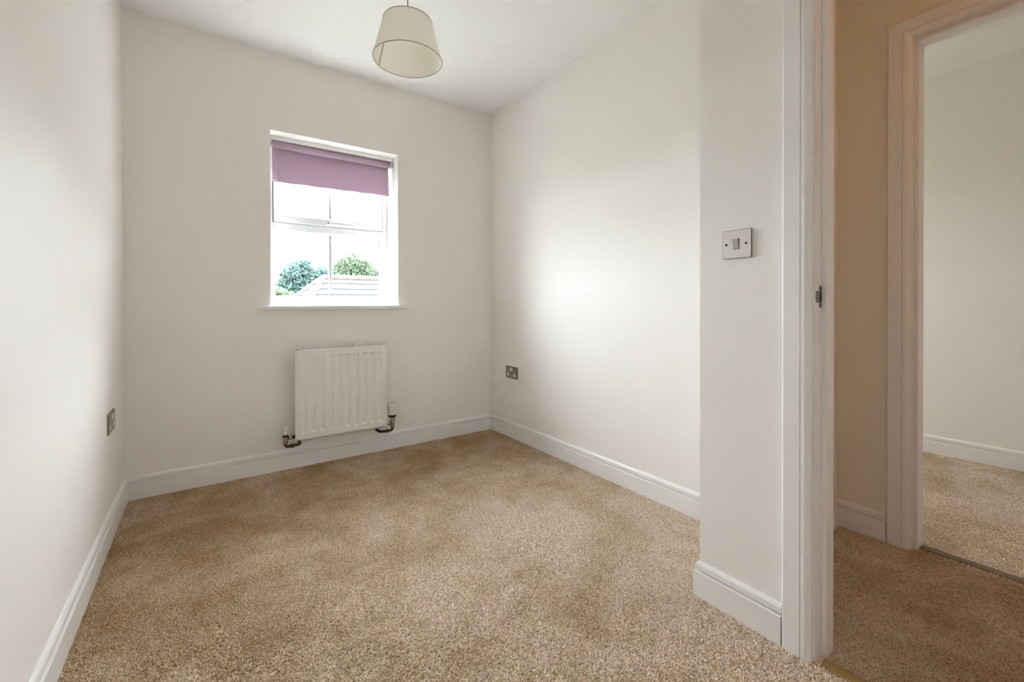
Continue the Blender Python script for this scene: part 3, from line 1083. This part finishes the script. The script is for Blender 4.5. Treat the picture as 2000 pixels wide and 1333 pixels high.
# hall ceiling lamp: the warm light of the hall
hl = tag(empty('ceiling_lamp', (2.16, -3.55, H)), 'round warm ceiling lamp of the hall', 'lamp')
hi_ = Matrix.Translation((2.16, -3.55, H)).inverted()
a = MB().lathe([(0.0, H), (0.14, H), (0.145, H - 0.02), (0.13, H - 0.024), (0.0, H - 0.024)], 2.16, -3.55, 32).build('base', PVC, hl)
a.matrix_parent_inverse = hi_
a = MB().lathe([(0.128, H - 0.022), (0.122, H - 0.05), (0.095, H - 0.078), (0.05, H - 0.092), (0.0, H - 0.095)], 2.16, -3.55, 32).build('glass_dome', WARMLAMP, hl)
a.matrix_parent_inverse = hi_

# ------------------------------------------------------------------ outdoors
structure(box('ground', GRASSM, -120, 120, 1.0, 160, -2.95, -2.75), 'grassy ground outside far below the window', 'ground')

# neighbouring house with a hipped tiled roof
hs = tag(empty('neighbour_house', (8.0, 17.5, -2.75)), 'neighbouring house with a pale hipped tile roof outside the window', 'house')
hinv = Matrix.Translation((8.0, 17.5, -2.75)).inverted()
before = set(bpy.data.objects)
A = Vector((4.02, 15.0, 1.93))              # end of the ridge
D1 = Vector((-0.62, -0.95, -0.84)).normalized()   # near hip
D2 = Vector((-0.90, 0.62, -0.78)).normalized()    # far hip
RDIR = Vector((1, 0, 0))
ROWS, GAUGE, RL = 13, 0.275, 9.0


def course(p0, p1, q0, q1, nrm):
    """one course of tiles: lower edge q0-q1 lifted proud of the course below"""
    lift = nrm * 0.045
    base = nrm * -0.03
    vs = [p0 + base, p1 + base, q1 + base, q0 + base, p0 + nrm * 0.004, p1 + nrm * 0.004, q1 + lift, q0 + lift]
    return MB().add(vs, [(0, 3, 2, 1), (4, 5, 6, 7), (0, 1, 5, 4), (1, 2, 6, 5), (2, 3, 7, 6), (3, 0, 4, 7)])


n_front = RDIR.cross(D1).normalized()
if n_front.z < 0:
    n_front.negate()
n_end = D1.cross(D2).normalized()
if n_end.z < 0:
    n_end.negate()
for k in range(ROWS):
    a0, a1 = k * GAUGE / 0.75, (k + 1) * GAUGE / 0.75
    pl, ql = A + D1 * a0, A + D1 * a1
    pr, qr = A + RDIR * RL + Vector((0, D1.y * a0, D1.z * a0)), A + RDIR * RL + Vector((0, D1.y * a1, D1.z * a1))
    course(pl, pr, ql, qr, n_front).build('tile_course', ROOFT, hs)
    b0, b1 = a0 * D1.z / D2.z, a1 * D1.z / D2.z
    course(A + D2 * b0, pl, A + D2 * b1, ql, n_end).build('tile_course', ROOFT, hs)
LEN1 = ROWS * GAUGE / 0.75
LEN2 = LEN1 * D1.z / D2.z
for p, q, nm in ((A + Vector((0, 0, 0.04)), A + RDIR * RL + Vector((0, 0, 0.04)), 'ridge_tile'), (A + Vector((0, 0, 0.04)), A + D1 * LEN1 + Vector((0, 0, 0.05)), 'hip_tile'), (A + Vector((0, 0, 0.04)), A + D2 * LEN2 + Vector((0, 0, 0.05)), 'hip_tile')):
    L = (q - p).length
    m = int(L / 0.42)
    seg = None
    for k in range(m):
        s0, s1 = p + (q - p) * (k / m), p + (q - p) * ((k + 1.04) / m)
        MB().tube([s0, s1], [0.10, 0.115], 10).build(nm, RIDGE, hs)
# back slope and walls
e1 = A + D1 * LEN1
e2 = A + D2 * LEN2
er = A + RDIR * RL + Vector((0, D1.y * LEN1, D1.z * LEN1))
eb = A + RDIR * RL + Vector((0, D2.y * LEN2, D2.z * LEN2))
AR = A + RDIR * RL
MB().add([A, AR, eb, e2], [(0, 1, 2, 3)]).add([AR, er, eb], [(0, 1, 2)]).build('back_slope', ROOFT, hs)
zb = e1.z + 0.05
foot = [e1 + (A - e1) * 0.10, er + Vector((-0.3, 0.4, 0)), eb + Vector((-0.3, -0.3, 0)), e2 + (A - e2) * 0.10]
vs = [(p.x, p.y, -2.75) for p in foot] + [(p.x, p.y, zb) for p in foot]
MB().add(vs, [(k, (k + 1) % 4, 4 + (k + 1) % 4, 4 + k) for k in range(4)] + [(4, 5, 6, 7)]).build('house_wall', HOUSEW, hs)
for o in set(bpy.data.objects) - before:
    if o.parent is hs:
        o.matrix_parent_inverse = hinv


# unseen gable-ended house added to the side; it only shades the window from that direction
sh = tag(empty('shading_house', (11.0, 7.1, -2.75)), 'added grey house shape with a gabled roof that shades the window, beyond the edge of the view', 'house')
shi = Matrix.Translation((11.0, 7.1, -2.75)).inverted()
a = MB().box(6.4, 14.4, 3.6, 10.6, -2.75, 2.35).build('house_wall', RENDERW, sh)
a.matrix_parent_inverse = shi
mb = MB()
mb.prism([(6.0, 2.2), (10.4, 4.9), (14.8, 2.2), (14.8, 2.4), (10.4, 5.1), (6.0, 2.4)], 'y', 3.3, 10.9)
mb.prism([(6.4, 2.35), (14.4, 2.35), (10.4, 4.75)], 'y', 3.6, 10.6)
a = mb.build('roof', ROOFT, sh)
a.matrix_parent_inverse = shi


# trees and hedge beyond
def tree(name, label, base, blobs, leaf_mat, n_leaf, size, trunk=True):
    root = tag(empty(name, base), label, 'tree' if trunk else 'shrub', 'greenery outside the window')
    inv = Matrix.Translation(base).inverted()
    mb = MB()
    rnd = random.Random(hash(name + label) % 9999 if False else len(label) * 7 + int(base[0] * 10))
    tot = sum(b[3] ** 2 for b in blobs)
    for (bx, by, bz, br) in blobs:
        for _ in range(int(n_leaf * br * br / tot)):
            d = Vector((rnd.gauss(0, 1), rnd.gauss(0, 1), rnd.gauss(0, 1))).normalized()
            rr_ = br * (0.15 + 0.9 * rnd.random() ** 0.6)
            c = Vector((bx, by, bz)) + d * rr_
            u = Vector((rnd.gauss(0, 1), rnd.gauss(0, 1), rnd.gauss(0, 1))).normalized()
            v = u.orthogonal().normalized()
            s = size * rnd.uniform(0.6, 1.3)
            mb.add([c - u * s, c + v * s * 0.5, c + u * s, c - v * s * 0.5], [(0, 1, 2, 3)])
    a = mb.build('foliage', leaf_mat, root)
    a.matrix_parent_inverse = inv
    a['kind'] = 'stuff'
    tm = MB()
    top = max(blobs, key=lambda b: b[2])
    tm.tube([(base[0], base[1], base[2]), (base[0] + 0.1, base[1], base[2] + 2), (top[0], top[1], top[2])], [0.22, 0.17, 0.05], 10)
    for (bx, by, bz, br) in blobs:
        tm.tube([(base[0] + 0.1, base[1], base[2] + 1.8), ((bx + base[0]) / 2, by, (bz + base[2]) / 2 + 0.8), (bx, by, bz)], [0.09, 0.06, 0.02], 6)
    a = tm.build('trunk', BARK, root)
    a.matrix_parent_inverse = inv
    return root


G0 = -2.75
tree('garden_tree', 'blue-green tree beyond the hip end of the neighbouring roof', (6.0, 30, G0),
     [(5.4, 30, 2.9, 0.95), (6.3, 30.4, 2.5, 1.0), (5.9, 30, 3.5, 0.55), (4.9, 30, 2.0, 0.8), (6.0, 30, 1.2, 1.3), (7.2, 30.5, 2.9, 0.7), (7.5, 30.2, 2.0, 0.9)], LEAFB, 9000, 0.14)
tree('garden_tree', 'yellow-green round tree behind the ridge of the neighbouring roof', (9.9, 35.5, G0),
     [(9.8, 35.5, 3.9, 1.1), (10.9, 35.8, 4.35, 1.15), (11.8, 35.5, 3.8, 1.0), (12.8, 35.5, 3.1, 1.0), (10.2, 35.3, 2.5, 1.4), (12.2, 35.3, 2.2, 1.3), (13.9, 35.5, 3.0, 1.0)], LEAFA, 11000, 0.14)
tree('garden_shrub', 'low yellow-green shrub at the lower corner of the window view', (4.3, 28, G0),
     [(4.0, 28, 1.55, 0.5), (4.5, 28, 1.2, 0.6), (3.5, 28, 1.0, 0.7), (4.2, 28.2, 0.3, 0.9)], LEAFA, 4000, 0.12, False)
